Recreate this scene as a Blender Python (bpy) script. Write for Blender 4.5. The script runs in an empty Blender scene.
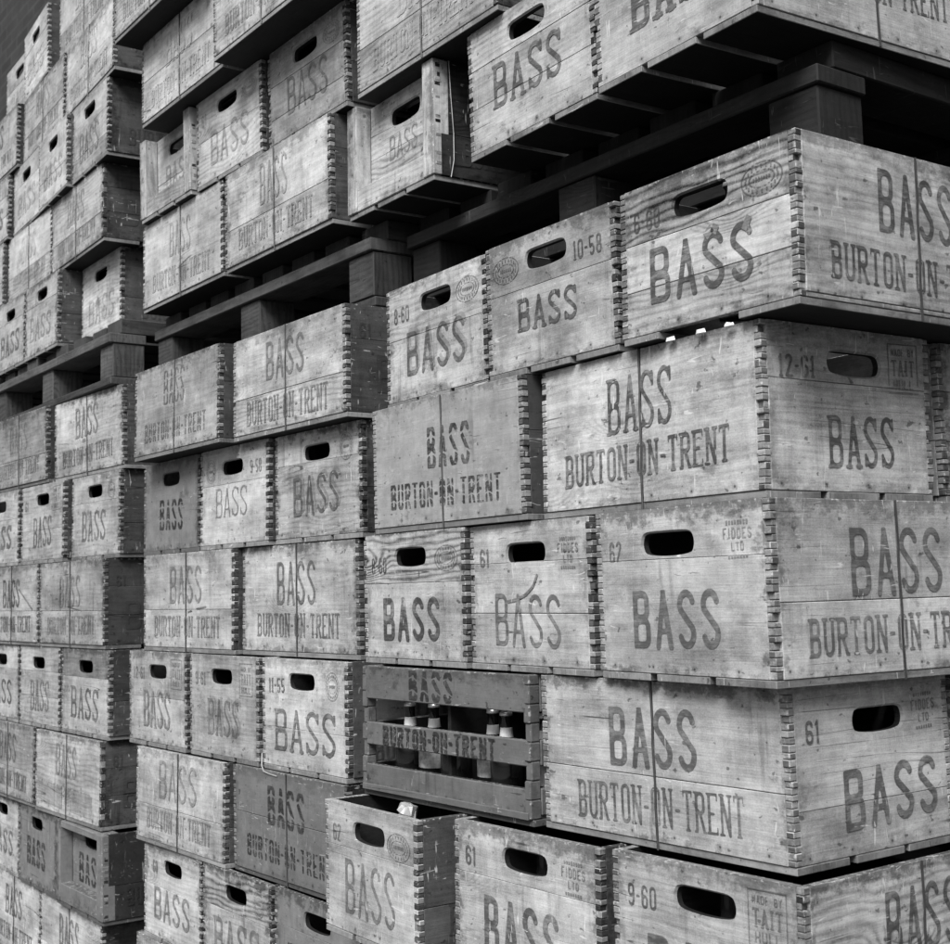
import bpy, math, random
from mathutils import Matrix, Vector
S = bpy.context.scene
COL = S.collection

# ------------------------------------------------------------------ camera
cam_d = bpy.data.cameras.new("camera")
cam = bpy.data.objects.new("camera", cam_d)
COL.objects.link(cam)
Dv = Vector((-0.8045245, 0.58405985, 0.10777025))
Rv = Vector((0.58521133, 0.81052744, -0.02393691))
Uv = Vector((0.10133133, -0.04381054, 0.99388762))
m = Matrix.Identity(4)
for i in range(3):
    m[i][0] = Rv[i]; m[i][1] = Uv[i]; m[i][2] = -Dv[i]
m[0][3], m[1][3], m[2][3] = 1.1008847, -1.2293466, -0.5481581
cam.matrix_world = m
cam_d.sensor_width = 56.0
cam_d.sensor_fit = 'HORIZONTAL'
cam_d.lens = 1323.89 / 950 * 56.0
cam_d.shift_x = -(482.23 - 475.0) / 950
cam_d.shift_y = -(472.0 - 446.99) / 950
cam_d.clip_start = 0.05
cam_d.clip_end = 500
cam_d.dof.use_dof = True
cam_d.dof.focus_distance = 2.1
cam_d.dof.aperture_fstop = 22
S.camera = cam
S.render.resolution_x, S.render.resolution_y = 1024, 1018

# ------------------------------------------------------------------ light: overcast day, black and white film
W = bpy.data.worlds.new("World"); S.world = W; W.use_nodes = True
nt = W.node_tree; nt.nodes.clear()
sky = nt.nodes.new('ShaderNodeTexSky'); sky.sky_type = 'NISHITA'; sky.sun_disc = False
SUN_DIR = Vector((0.42, -0.66, 0.85)).normalized()
elev = math.asin(SUN_DIR.z); azim = math.atan2(SUN_DIR.x, SUN_DIR.y)
sky.sun_elevation = elev; sky.sun_rotation = azim
sky.dust_density = 5.0
bw = nt.nodes.new('ShaderNodeRGBToBW')
bg = nt.nodes.new('ShaderNodeBackground'); bg.inputs[1].default_value = 0.08
out = nt.nodes.new('ShaderNodeOutputWorld')
nt.links.new(sky.outputs[0], bw.inputs[0]); nt.links.new(bw.outputs[0], bg.inputs[0]); nt.links.new(bg.outputs[0], out.inputs[0])
sd = bpy.data.lights.new("sun", 'SUN'); sd.energy = 3.2; sd.angle = math.radians(25); sd.color = (1, 1, 1)
so = bpy.data.objects.new("sun", sd); COL.objects.link(so)
so.rotation_euler = SUN_DIR.to_track_quat('Z', 'Y').to_euler()
S.view_settings.view_transform = 'Standard'; S.view_settings.look = 'None'
S.view_settings.exposure = 0.66; S.view_settings.gamma = 1.0
S.view_settings.use_curve_mapping = False
S.render.engine = 'CYCLES'
S.cycles.max_bounces = 6; S.cycles.diffuse_bounces = 3

# ------------------------------------------------------------------ materials
class NT:
    def __init__(s, name):
        s.m = bpy.data.materials.new(name); s.m.use_nodes = True
        s.t = s.m.node_tree; s.t.nodes.clear()
        s.out = s.t.nodes.new('ShaderNodeOutputMaterial')
        s.b = s.t.nodes.new('ShaderNodeBsdfPrincipled')
        s.t.links.new(s.b.outputs[0], s.out.inputs[0])
    def n(s, k, **kw):
        n = s.t.nodes.new(k)
        for a, b in kw.items(): setattr(n, a, b)
        return n
    def put(s, sock, v):
        if hasattr(v, 'is_linked') or isinstance(v, bpy.types.NodeSocket): s.t.links.new(v, sock)
        else: sock.default_value = v
    def math(s, op, a, b=0.0, c=None, clamp=False):
        n = s.n('ShaderNodeMath', operation=op); n.use_clamp = clamp
        s.put(n.inputs[0], a); s.put(n.inputs[1], b)
        if c is not None: s.put(n.inputs[2], c)
        return n.outputs[0]
    def comb(s, x, y, z):
        n = s.n('ShaderNodeCombineXYZ'); s.put(n.inputs[0], x); s.put(n.inputs[1], y); s.put(n.inputs[2], z); return n.outputs[0]
    def noise(s, vec, scale=1.0, detail=3.0, rough=0.55, dist=0.0):
        n = s.n('ShaderNodeTexNoise'); s.put(n.inputs['Vector'], vec)
        n.inputs['Scale'].default_value = scale; n.inputs['Detail'].default_value = detail
        n.inputs['Roughness'].default_value = rough; n.inputs['Distortion'].default_value = dist
        return n.outputs['Fac']
    def ramp(s, f, lo, hi, a=0.0, b=1.0, smooth=True):
        n = s.n('ShaderNodeMapRange'); n.interpolation_type = 'SMOOTHSTEP' if smooth else 'LINEAR'
        s.put(n.inputs['Value'], f)
        n.inputs['From Min'].default_value = lo; n.inputs['From Max'].default_value = hi
        s.put(n.inputs['To Min'], a); s.put(n.inputs['To Max'], b)
        return n.outputs[0]
    def mix(s, f, a, b): # scalars
        n = s.n('ShaderNodeMix', data_type='FLOAT'); s.put(n.inputs[0], f); s.put(n.inputs[2], a); s.put(n.inputs[3], b); return n.outputs[0]

def wood(name, base, kind='bare', ink=False, inkv=0.045, rough=0.75):
    t = NT(name)
    uv = t.n('ShaderNodeUVMap'); uv.uv_map = 'grain'
    sp = t.n('ShaderNodeSeparateXYZ'); t.t.links.new(uv.outputs[0], sp.inputs[0])
    U, V = sp.outputs[0], sp.outputs[1]
    at = t.n('ShaderNodeAttribute', attribute_name='wd'); sc = t.n('ShaderNodeSeparateColor')
    t.t.links.new(at.outputs['Color'], sc.inputs[0])
    bid, tone, ring = sc.outputs[0], sc.outputs[1], sc.outputs[2]
    inks = at.outputs['Alpha']
    Z = t.math('MULTIPLY', bid, 173.0)
    def P(su, sv, off=0.0):
        return t.comb(t.math('MULTIPLY', U, su), t.math('MULTIPLY', V, sv), t.math('ADD', Z, off))
    fine = t.noise(P(14, 420), 1, 4, 0.65)
    mid = t.noise(P(5, 90, 7), 1, 4, 0.6)
    warp = t.noise(P(4.2, 11, 3), 1, 2.5, 0.5)
    warp2 = t.noise(P(30, 60, 5), 1, 2, 0.5)
    vo = t.n('ShaderNodeTexVoronoi'); t.put(vo.inputs['Vector'], P(5.5, 13, 73)); vo.inputs['Scale'].default_value = 1.0
    vs = t.n('ShaderNodeSeparateColor'); t.t.links.new(vo.outputs['Color'], vs.inputs[0])
    kd = t.math('ADD', vo.outputs['Distance'], t.math('MULTIPLY', t.math('SUBTRACT', warp2, .5), .10))
    sel = t.math('LESS_THAN', vs.outputs[0], 0.16)
    knot = t.math('MULTIPLY', sel, t.ramp(kd, 0.03, 0.10, 1.0, 0.0))
    halo = t.math('MULTIPLY', sel, t.ramp(kd, 0.0, 0.55, 1.0, 0.0))
    ph0 = t.math('MULTIPLY', halo, 34.0)
    ph = t.math('ADD', t.math('ADD', t.math('MULTIPLY', V, 520.0), ph0), t.math('ADD', t.math('MULTIPLY', warp, 34.0), t.math('MULTIPLY', warp2, 2.2)))
    rg = t.math('MULTIPLY', t.math('ADD', t.math('SINE', ph), 1.0), 0.5)
    rg = t.math('POWER', rg, 1.8)
    blot = t.noise(P(9, 14, 11), 1, 5, 0.62)
    big = t.noise(P(2.2, 4.0, 17), 1, 3, 0.6)
    drip = t.noise(P(95, 7, 19), 1, 4, 0.6)
    speck = t.noise(P(420, 480, 23), 1, 3, 0.75)
    scr = t.noise(P(26, 150, 29), 1, 2, 0.5, 1.2)
    scr2 = t.noise(P(170, 22, 31), 1, 2, 0.5, 1.0)
    g = 1.0
    if kind == 'bare':
        v = t.math('ADD', 0.69, t.math('MULTIPLY', t.ramp(fine, 0.25, 0.75), 0.16))
        v = t.math('ADD', v, t.math('MULTIPLY', t.ramp(mid, 0.3, 0.7), 0.14))
        v = t.math('SUBTRACT', v, t.math('MULTIPLY', rg, t.math('MULTIPLY', t.math('ADD', ring, t.math('MULTIPLY', halo, .5)), 0.34)))
        v = t.math('ADD', v, t.ramp(blot, 0.28, 0.72, -0.20, 0.16))
        v = t.math('ADD', v, t.ramp(big, 0.3, 0.7, -0.18, 0.12))
        v = t.math('ADD', v, t.ramp(drip, 0.3, 0.7, -0.05, 0.05))
        v = t.math('ADD', v, t.ramp(speck, 0.2, 0.8, -0.16, 0.14))
    else:
        v = t.math('ADD', 0.84, t.math('MULTIPLY', t.ramp(fine, 0.3, 0.7), 0.06))
        v = t.math('ADD', v, t.ramp(blot, 0.3, 0.7, -0.06, 0.06))
        v = t.math('ADD', v, t.ramp(big, 0.3, 0.7, -0.05, 0.05))
        v = t.math('ADD', v, t.ramp(speck, 0.2, 0.8, -0.07, 0.06))
        v = t.math('ADD', v, t.ramp(drip, 0.3, 0.7, -0.04, 0.04))
    col = t.math('MULTIPLY', t.math('MULTIPLY', v, base), tone)
    # stains, scuffs, scratches
    stain = t.ramp(t.noise(P(11, 17, 41), 1, 5, 0.72), 0.60, 0.72)
    col = t.math('MULTIPLY', col, t.math('SUBTRACT', 1.0, t.math('MULTIPLY', stain, 0.45)))
    smudge = t.ramp(t.noise(P(5.5, 9, 71), 1, 7, 0.74), 0.50, 0.68)
    col = t.math('MULTIPLY', col, t.math('SUBTRACT', 1.0, t.math('MULTIPLY', smudge, 0.34 if kind == 'bare' else 0.20)))
    cloud = t.noise(P(22, 26, 75), 1, 7, 0.75)
    col = t.math('MULTIPLY', col, t.ramp(cloud, 0.28, 0.72, 0.80, 1.14))
    small = t.ramp(t.noise(P(60, 80, 43), 1, 3, 0.55), 0.66, 0.71)
    col = t.math('MULTIPLY', col, t.math('SUBTRACT', 1.0, t.math('MULTIPLY', small, 0.6)))
    dscr = t.ramp(t.noise(P(18, 170, 77), 1, 3, 0.55, 1.6), 0.68, 0.73)
    col = t.math('MULTIPLY', col, t.math('SUBTRACT', 1.0, t.math('MULTIPLY', dscr, 0.5)))
    if kind == 'bare': col = t.math('MULTIPLY', col, t.math('SUBTRACT', 1.0, t.math('MULTIPLY', knot, 0.55)))
    # handling grime and knocks along the rim of each wall, nail heads with a little rust
    e1 = t.n('ShaderNodeUVMap'); e1.uv_map = 'edge'; s1 = t.n('ShaderNodeSeparateXYZ'); t.t.links.new(e1.outputs[0], s1.inputs[0])
    e2 = t.n('ShaderNodeUVMap'); e2.uv_map = 'edge_v'; s2 = t.n('ShaderNodeSeparateXYZ'); t.t.links.new(e2.outputs[0], s2.inputs[0])
    ed = t.math('MINIMUM', t.math('MINIMUM', s1.outputs[0], s1.outputs[1]), t.math('MINIMUM', s2.outputs[0], s2.outputs[1]))
    gn = t.noise(P(34, 40, 81), 1, 6, 0.75)
    oi = t.n('ShaderNodeObjectInfo'); dirt = t.ramp(oi.outputs['Random'], 0.0, 1.0, 0.35, 1.55, smooth=False)
    rain = t.math('MULTIPLY', t.math('MULTIPLY', t.ramp(t.noise(P(60, 5, 91), 1, 5, 0.65), .52, .68), t.ramp(t.noise(P(8, 5, 93), 1, 3, .6), .45, .62)), 0.30)
    col = t.math('MULTIPLY', col, t.math('SUBTRACT', 1.0, t.math('MULTIPLY', rain, dirt)))
    gshift = t.math('MULTIPLY', t.math('FRACT', t.math('MULTIPLY', bid, 29.3)), 0.012)
    grime = t.ramp(t.math('ADD', t.math('ADD', ed, gshift), t.math('MULTIPLY', t.math('SUBTRACT', gn, 0.55), 0.12)), 0.0, 0.022, 1.0, 0.0)
    col = t.math('MULTIPLY', col, t.math('SUBTRACT', 1.0, t.math('MULTIPLY', t.math('MULTIPLY', grime, 0.46), dirt, clamp=True)))
    crk = t.math('ABSOLUTE', t.math('SUBTRACT', t.noise(P(0.9, 30, 97), 1, 1, .4, 0.0), 0.5))
    crk = t.math('MULTIPLY', t.ramp(crk, 0.0015, 0.005, 1.0, 0.0), t.ramp(t.noise(P(5, 3, 99), 1, 2, .5), .57, .63))
    col = t.math('MULTIPLY', col, t.math('SUBTRACT', 1.0, t.math('MULTIPLY', crk, 0.75)))
    nx = t.math('SUBTRACT', t.math('FRACT', t.math('ADD', t.math('MULTIPLY', s1.outputs[0], 12.5), t.math('MULTIPLY', bid, 0.4))), 0.5)
    nx = t.math('MULTIPLY', nx, 0.08)
    nz = t.math('SUBTRACT', s2.outputs[0], t.math('ADD', 0.019, t.math('MULTIPLY', t.math('SUBTRACT', big, 0.5), 0.01)))
    nd = t.math('SQRT', t.math('ADD', t.math('MULTIPLY', nx, nx), t.math('MULTIPLY', nz, nz)))
    nail = t.ramp(nd, 0.0014, 0.0022, 1.0, 0.0)
    rust = t.math('MULTIPLY', t.ramp(t.math('ADD', nd, t.math('MULTIPLY', t.math('SUBTRACT', gn, .5), .012)), 0.001, 0.007, 1.0, 0.0), 0.4)
    col = t.math('MULTIPLY', col, t.math('SUBTRACT', 1.0, t.math('MAXIMUM', t.math('MULTIPLY', nail, 0.8), rust)))
    lightm = t.math('MAXIMUM', t.ramp(scr, 0.68, 0.73), t.ramp(scr2, 0.67, 0.72))
    chips = t.ramp(t.noise(P(60, 70, 47), 1, 6, 0.82), 0.61 if kind != 'bare' else 0.66, 0.67 if kind != 'bare' else 0.73)
    echip = t.math('MULTIPLY', t.ramp(t.noise(P(120, 120, 83), 1, 3, .6), .56, .62), t.ramp(ed, 0.0, 0.005, 1.0, 0.0))
    lightm = t.math('MAXIMUM', lightm, t.math('MULTIPLY', chips, t.math('SUBTRACT', 1.7, dirt)))
    scf = t.math('FRACT', t.math('MULTIPLY', bid, 13.7))
    lightm = t.math('MULTIPLY', lightm, t.ramp(t.math('ADD', t.noise(P(6, 7, 53), 1, 4, 0.6), t.math('MULTIPLY', t.math('SUBTRACT', scf, .5), .16)), 0.42, 0.60))
    if kind != 'bare':
        fl = t.math('MULTIPLY', t.ramp(t.noise(P(45, 60, 103), 1, 5, .8), .56, .62), t.ramp(tone, 1.3, 1.45))
        lightm = t.math('MAXIMUM', lightm, t.math('MULTIPLY', fl, t.math('MULTIPLY', t.ramp(t.noise(P(9, 9, 105), 1, 4, .6), .44, .58), .7)))
    lightm = t.math('MAXIMUM', lightm, t.math('MULTIPLY', echip, 0.8))
    hi = base * 1.35 if kind == 'bare' else base * 2.1
    if ink:
        im = t.noise(P(60, 240, 61), 1, 4, 0.7)
        im2 = t.noise(P(24, 30, 67), 1, 4, 0.65)
        k = t.math('ADD', t.math('MULTIPLY', im, 0.5), t.math('MULTIPLY', im2, 0.6))
        mask = t.ramp(k, 0.46, 0.70, 1.0, 0.55)
        mask = t.math('MULTIPLY', mask, t.math('MULTIPLY', inks, 1.02), clamp=True)
        col = t.mix(mask, col, t.math('MULTIPLY', t.math('ADD', 0.7, t.math('MULTIPLY', fine, 0.5)), inkv))
    col = t.mix(t.math('MULTIPLY', lightm, 0.6), col, hi)
    t.put(t.b.inputs['Base Color'], t.comb(col, col, col))
    t.b.inputs['Roughness'].default_value = rough
    t.b.inputs['Specular IOR Level'].default_value = 0.28
    bmp = t.n('ShaderNodeBump'); bmp.inputs['Strength'].default_value = 0.55 if kind == 'bare' else 0.35
    bmp.inputs['Distance'].default_value = 0.0012
    hgt = t.math('ADD', t.math('MULTIPLY', fine, 0.6), t.math('SUBTRACT', t.math('MULTIPLY', blot, 0.8), t.math('MULTIPLY', t.math('MULTIPLY', rg, ring), 0.3)))
    t.put(bmp.inputs['Height'], hgt)
    t.t.links.new(bmp.outputs[0], t.b.inputs['Normal'])
    return t.m

def simple(name, v, rough=0.7, metal=0.0, var=0.25, scale=40.0, bump=0.0, coat=0.0, spec=0.4):
    t = NT(name)
    tc = t.n('ShaderNodeTexCoord')
    n1 = t.noise(tc.outputs['Object'], scale, 5, 0.65)
    col = t.math('MULTIPLY', t.ramp(n1, 0.25, 0.75, 1 - var, 1 + var), v)
    t.put(t.b.inputs['Base Color'], t.comb(col, col, col))
    t.b.inputs['Roughness'].default_value = rough; t.b.inputs['Metallic'].default_value = metal
    t.b.inputs['Specular IOR Level'].default_value = spec
    if bump:
        b = t.n('ShaderNodeBump'); b.inputs['Strength'].default_value = bump; b.inputs['Distance'].default_value = 0.002
        t.put(b.inputs['Height'], n1); t.t.links.new(b.outputs[0], t.b.inputs['Normal'])
    return t.m

M_BARE = wood('bare_wood', 0.44)
M_BARE_INK = wood('bare_wood_stencilled', 0.44, ink=True, inkv=0.032)
M_PAINT = wood('grey_painted_wood', 0.20, kind='paint', rough=0.6)
M_PAINT_INK = wood('grey_painted_wood_stencilled', 0.20, kind='paint', ink=True, inkv=0.018, rough=0.6)
M_END = wood('end_grain_wood', 0.21)
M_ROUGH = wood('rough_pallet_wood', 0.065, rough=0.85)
M_SHADE_DARK = wood('shade_darkened_wood', 0.02)  # near-black copy of the wood: shade of insides and undersides painted in
M_WIRE = simple('binding_wire_steel', 0.07, 0.5, 0.6)
M_GLASS = simple('dark_bottle_glass', 0.012, 0.12, 0.0, 0.1, spec=0.6)
M_PAPER_GLINT = simple('paper_and_neck_glint', 0.72, 0.7, var=0.12, scale=90)
M_LABEL = simple('worn_label_paper', 0.38, 0.75, var=0.45, scale=120)
M_CAP = simple('bottle_cap_metal', 0.62, 0.35, 0.7, 0.15)
MATS = [M_BARE, M_BARE_INK, M_PAINT, M_PAINT_INK, M_END, M_ROUGH, M_SHADE_DARK]
BARE, BARE_INK, PAINT, PAINT_INK, END, ROUGH, SHADE_DARK = range(7)

# ------------------------------------------------------------------ mesh collector
class MB:
    def __init__(s):
        s.v = []; s.f = []; s.mi = []; s.uv = []; s.at = []; s.pan = None; s.pn = []
    def poly(s, pts, mi, uvs, at):
        k = len(s.v); s.v += pts; s.f.append(list(range(k, k + len(pts)))); s.mi.append(mi); s.uv.append(uvs); s.at.append(at); s.pn.append(s.pan)
    def indexed(s, verts, faces, mis, uvfs, ats):
        k = len(s.v); s.v += verts
        for f, mi, u, a in zip(faces, mis, uvfs, ats):
            s.f.append([i + k for i in f]); s.mi.append(mi); s.uv.append(u); s.at.append(a); s.pn.append(s.pan)
    def build(s, name, parent=None, mats=MATS, smooth=False):
        me = bpy.data.meshes.new(name)
        me.from_pydata(s.v, [], s.f)
        for mt in mats: me.materials.append(mt)
        me.polygons.foreach_set('material_index', s.mi)
        uvl = me.uv_layers.new(name='grain')
        flat = []
        cols = []
        for u, a, f in zip(s.uv, s.at, s.f):
            for q in u: flat += [q[0], q[1]]
            cols += list(a) * len(f)
        uvl.data.foreach_set('uv', flat)
        uv2 = me.uv_layers.new(name='edge'); flat = []
        for u, pn in zip(s.uv, s.pn):
            for q in u: flat += [min(q[0], .9), (pn[0] - q[0])] if pn else [.5, .5]
        uv2.data.foreach_set('uv', flat)
        uv3 = me.uv_layers.new(name='edge_v'); flat = []
        for u, pn in zip(s.uv, s.pn):
            for q in u: flat += [q[1], (pn[1] - q[1])] if pn else [.5, .5]
        uv3.data.foreach_set('uv', flat)
        ca = me.attributes.new('wd', 'FLOAT_COLOR', 'CORNER')
        ca.data.foreach_set('color', cols)
        if smooth: me.polygons.foreach_set('use_smooth', [True] * len(s.f))
        me.update()
        o = bpy.data.objects.new(name, me); COL.objects.link(o)
        if parent: o.parent = parent
        return o

def board(mb, fr, a0, a1, b0, b1, c0, c1, mi, at, ch=0.0008, end_mi=None, grain='a', back=None):
    """box in frame fr (a right, b up, c outwards), chamfered; end_mi = material of the faces at a0 and a1"""
    e = min(ch, (a1 - a0) * .3, (b1 - b0) * .3, (c1 - c0) * .3)
    A = (a0, a1); B = (b0, b1); Cc = (c0, c1)
    vid = {}; verts = []; uvp = []
    def vert(i, j, k, ax):
        key = (i, j, k, ax)
        if key not in vid:
            p = [A[i], B[j], Cc[k]]
            sgn = [1 if q else -1 for q in (i, j, k)]
            for x in range(3):
                if x != ax: p[x] -= sgn[x] * e
            vid[key] = len(verts)
            verts.append(fr(*p)); uvp.append(p)
        return vid[key]
    faces = []; mis = []; uvs = []
    def uvof(p, ax):
        if ax == 2: q = (p[0], p[1])
        elif ax == 1: q = (p[0], p[2] + .31)
        else: q = (p[2] + .17, p[1]) 
        return q if grain == 'a' else (q[1], q[0])
    def add(ids, ax, m):
        faces.append(ids); mis.append(m); uvs.append([uvof(uvp[i], ax) for i in ids])
    em = mi if end_mi is None else end_mi
    for s_ in (0, 1):
        add([vert(s_, 0, 0, 0), vert(s_, 1, 0, 0), vert(s_, 1, 1, 0), vert(s_, 0, 1, 0)], 0, em)
        add([vert(0, s_, 0, 1), vert(1, s_, 0, 1), vert(1, s_, 1, 1), vert(0, s_, 1, 1)], 1, mi)
        add([vert(0, 0, s_, 2), vert(1, 0, s_, 2), vert(1, 1, s_, 2), vert(0, 1, s_, 2)], 2, back if (back is not None and s_ == 0) else mi)
    for i in (0, 1):
        for j in (0, 1):
            add([vert(i, j, 0, 0), vert(i, j, 1, 0), vert(i, j, 1, 1), vert(i, j, 0, 1)], 2, mi)
            add([vert(i, 0, j, 0), vert(i, 1, j, 0), vert(i, 1, j, 2), vert(i, 0, j, 2)], 2, mi)
            add([vert(0, i, j, 1), vert(1, i, j, 1), vert(1, i, j, 2), vert(0, i, j, 2)], 2, mi)
            for k in (0, 1):
                add([vert(i, j, k, 0), vert(i, j, k, 1), vert(i, j, k, 2)], 2, mi)
    mb.indexed(verts, faces, mis, uvs, [at] * len(faces))

def handled_board(mb, fr, a0, a1, b0, b1, c0, c1, hx, hz, hw, hh, mi, at):
    """board with a bean shaped hand hole"""
    N = 48
    r = hh / 2
    def slot(grow):
        pts = []
        L_ = hw / 2 - r
        for i in range(N):
            a = 2 * math.pi * i / N
            ca, sa = math.cos(a), math.sin(a)
            # stadium by ray
            x = max(-1, min(1, ca * 1.35)); 
            px = L_ * x + (r + grow) * ca
            pz = (r + grow) * sa
            dip = 0.10 * hh * (1 - min(1, abs(px) / (hw * .38)) ** 2)
            pz += (-dip if sa > 0 else dip * .4)
            pts.append((hx + px, hz + pz))
        return pts
    ins = slot(0); ring = slot(0.0025)
    # outer rectangle points by angle
    outp = []
    for i, (x, z) in enumerate(ring):
        dx, dz = x - hx, z - hz
        t = min(((a1 - hx) if dx > 0 else (hx - a0)) / max(abs(dx), 1e-9), ((b1 - hz) if dz > 0 else (hz - b0)) / max(abs(dz), 1e-9))
        outp.append([hx + dx * t, hz + dz * t])
    for cxx, czz in ((a0, b0), (a1, b0), (a1, b1), (a0, b1)):
        k = min(range(N), key=lambda i: (outp[i][0] - cxx) ** 2 + (outp[i][1] - czz) ** 2)
        outp[k] = [cxx, czz]
    def P(lst, c): return [fr(x, z, c) for x, z in lst]
    for i in range(N):
        j = (i + 1) % N
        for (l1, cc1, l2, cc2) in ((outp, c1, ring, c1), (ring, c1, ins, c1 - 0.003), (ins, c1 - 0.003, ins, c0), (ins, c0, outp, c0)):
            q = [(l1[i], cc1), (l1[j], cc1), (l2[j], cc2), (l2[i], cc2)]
            mb.poly([fr(p[0], p[1], c) for p, c in q], (mi if (cc1 > c0 + .001 and cc2 > c0 + .001) else SHADE_DARK), [(p[0], p[1] + (0 if c == c1 else .0)) for p, c in q], at if l1 is outp else (at[0], at[1] * .72, at[2], 0))
    # rim
    for (p, q) in (((a0, b0), (a1, b0)), ((a1, b0), (a1, b1)), ((a1, b1), (a0, b1)), ((a0, b1), (a0, b0))):
        mb.poly([fr(p[0], p[1], c1), fr(q[0], q[1], c1), fr(q[0], q[1], c0), fr(p[0], p[1], c0)], mi, [(p[0], p[1]), (q[0], q[1]), (q[0], q[1] + .02), (p[0], p[1] + .02)], at)

# ------------------------------------------------------------------ stencil lettering as distance fields
def d_box(x, y, x0, y0, x1, y1):
    dx = max(x0 - x, x - x1); dy = max(y0 - y, y - y1)
    if dx > 0 and dy > 0: return math.hypot(dx, dy)
    return max(dx, dy)
def d_seg(x, y, ax, ay, bx, by, t):
    vx, vy = bx - ax, by - ay; L2 = vx * vx + vy * vy
    h = max(0, min(1, ((x - ax) * vx + (y - ay) * vy) / L2)) if L2 else 0
    return math.hypot(x - ax - h * vx, y - ay - h * vy) - t / 2
def d_ring(x, y, x0, y0, x1, y1, r, t):
    cx, cy = (x0 + x1) / 2, (y0 + y1) / 2
    r = min(r, (x1 - x0) / 2, (y1 - y0) / 2)
    qx = abs(x - cx) - ((x1 - x0) / 2 - r); qy = abs(y - cy) - ((y1 - y0) / 2 - r)
    d = math.hypot(max(qx, 0), max(qy, 0)) + min(max(qx, qy), 0) - r
    return abs(d + t / 2) - t / 2
def s_path(w, t, h=1.0):
    rx = w / 2 - t / 2; ry = 0.21
    pts = []
    for a in range(20, 181, 20): pts.append((w / 2 + rx * math.cos(math.radians(a)), 1 - t / 2 - ry + ry * math.sin(math.radians(a))))
    pts += [(t / 2 + w * .04, .66), (w * .5, .5), (w - t / 2 - w * .04, .34)]
    for a in range(0, -161, -20): pts.append((w / 2 + rx * math.cos(math.radians(a)), t / 2 + ry + ry * math.sin(math.radians(a))))
    return pts
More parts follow.
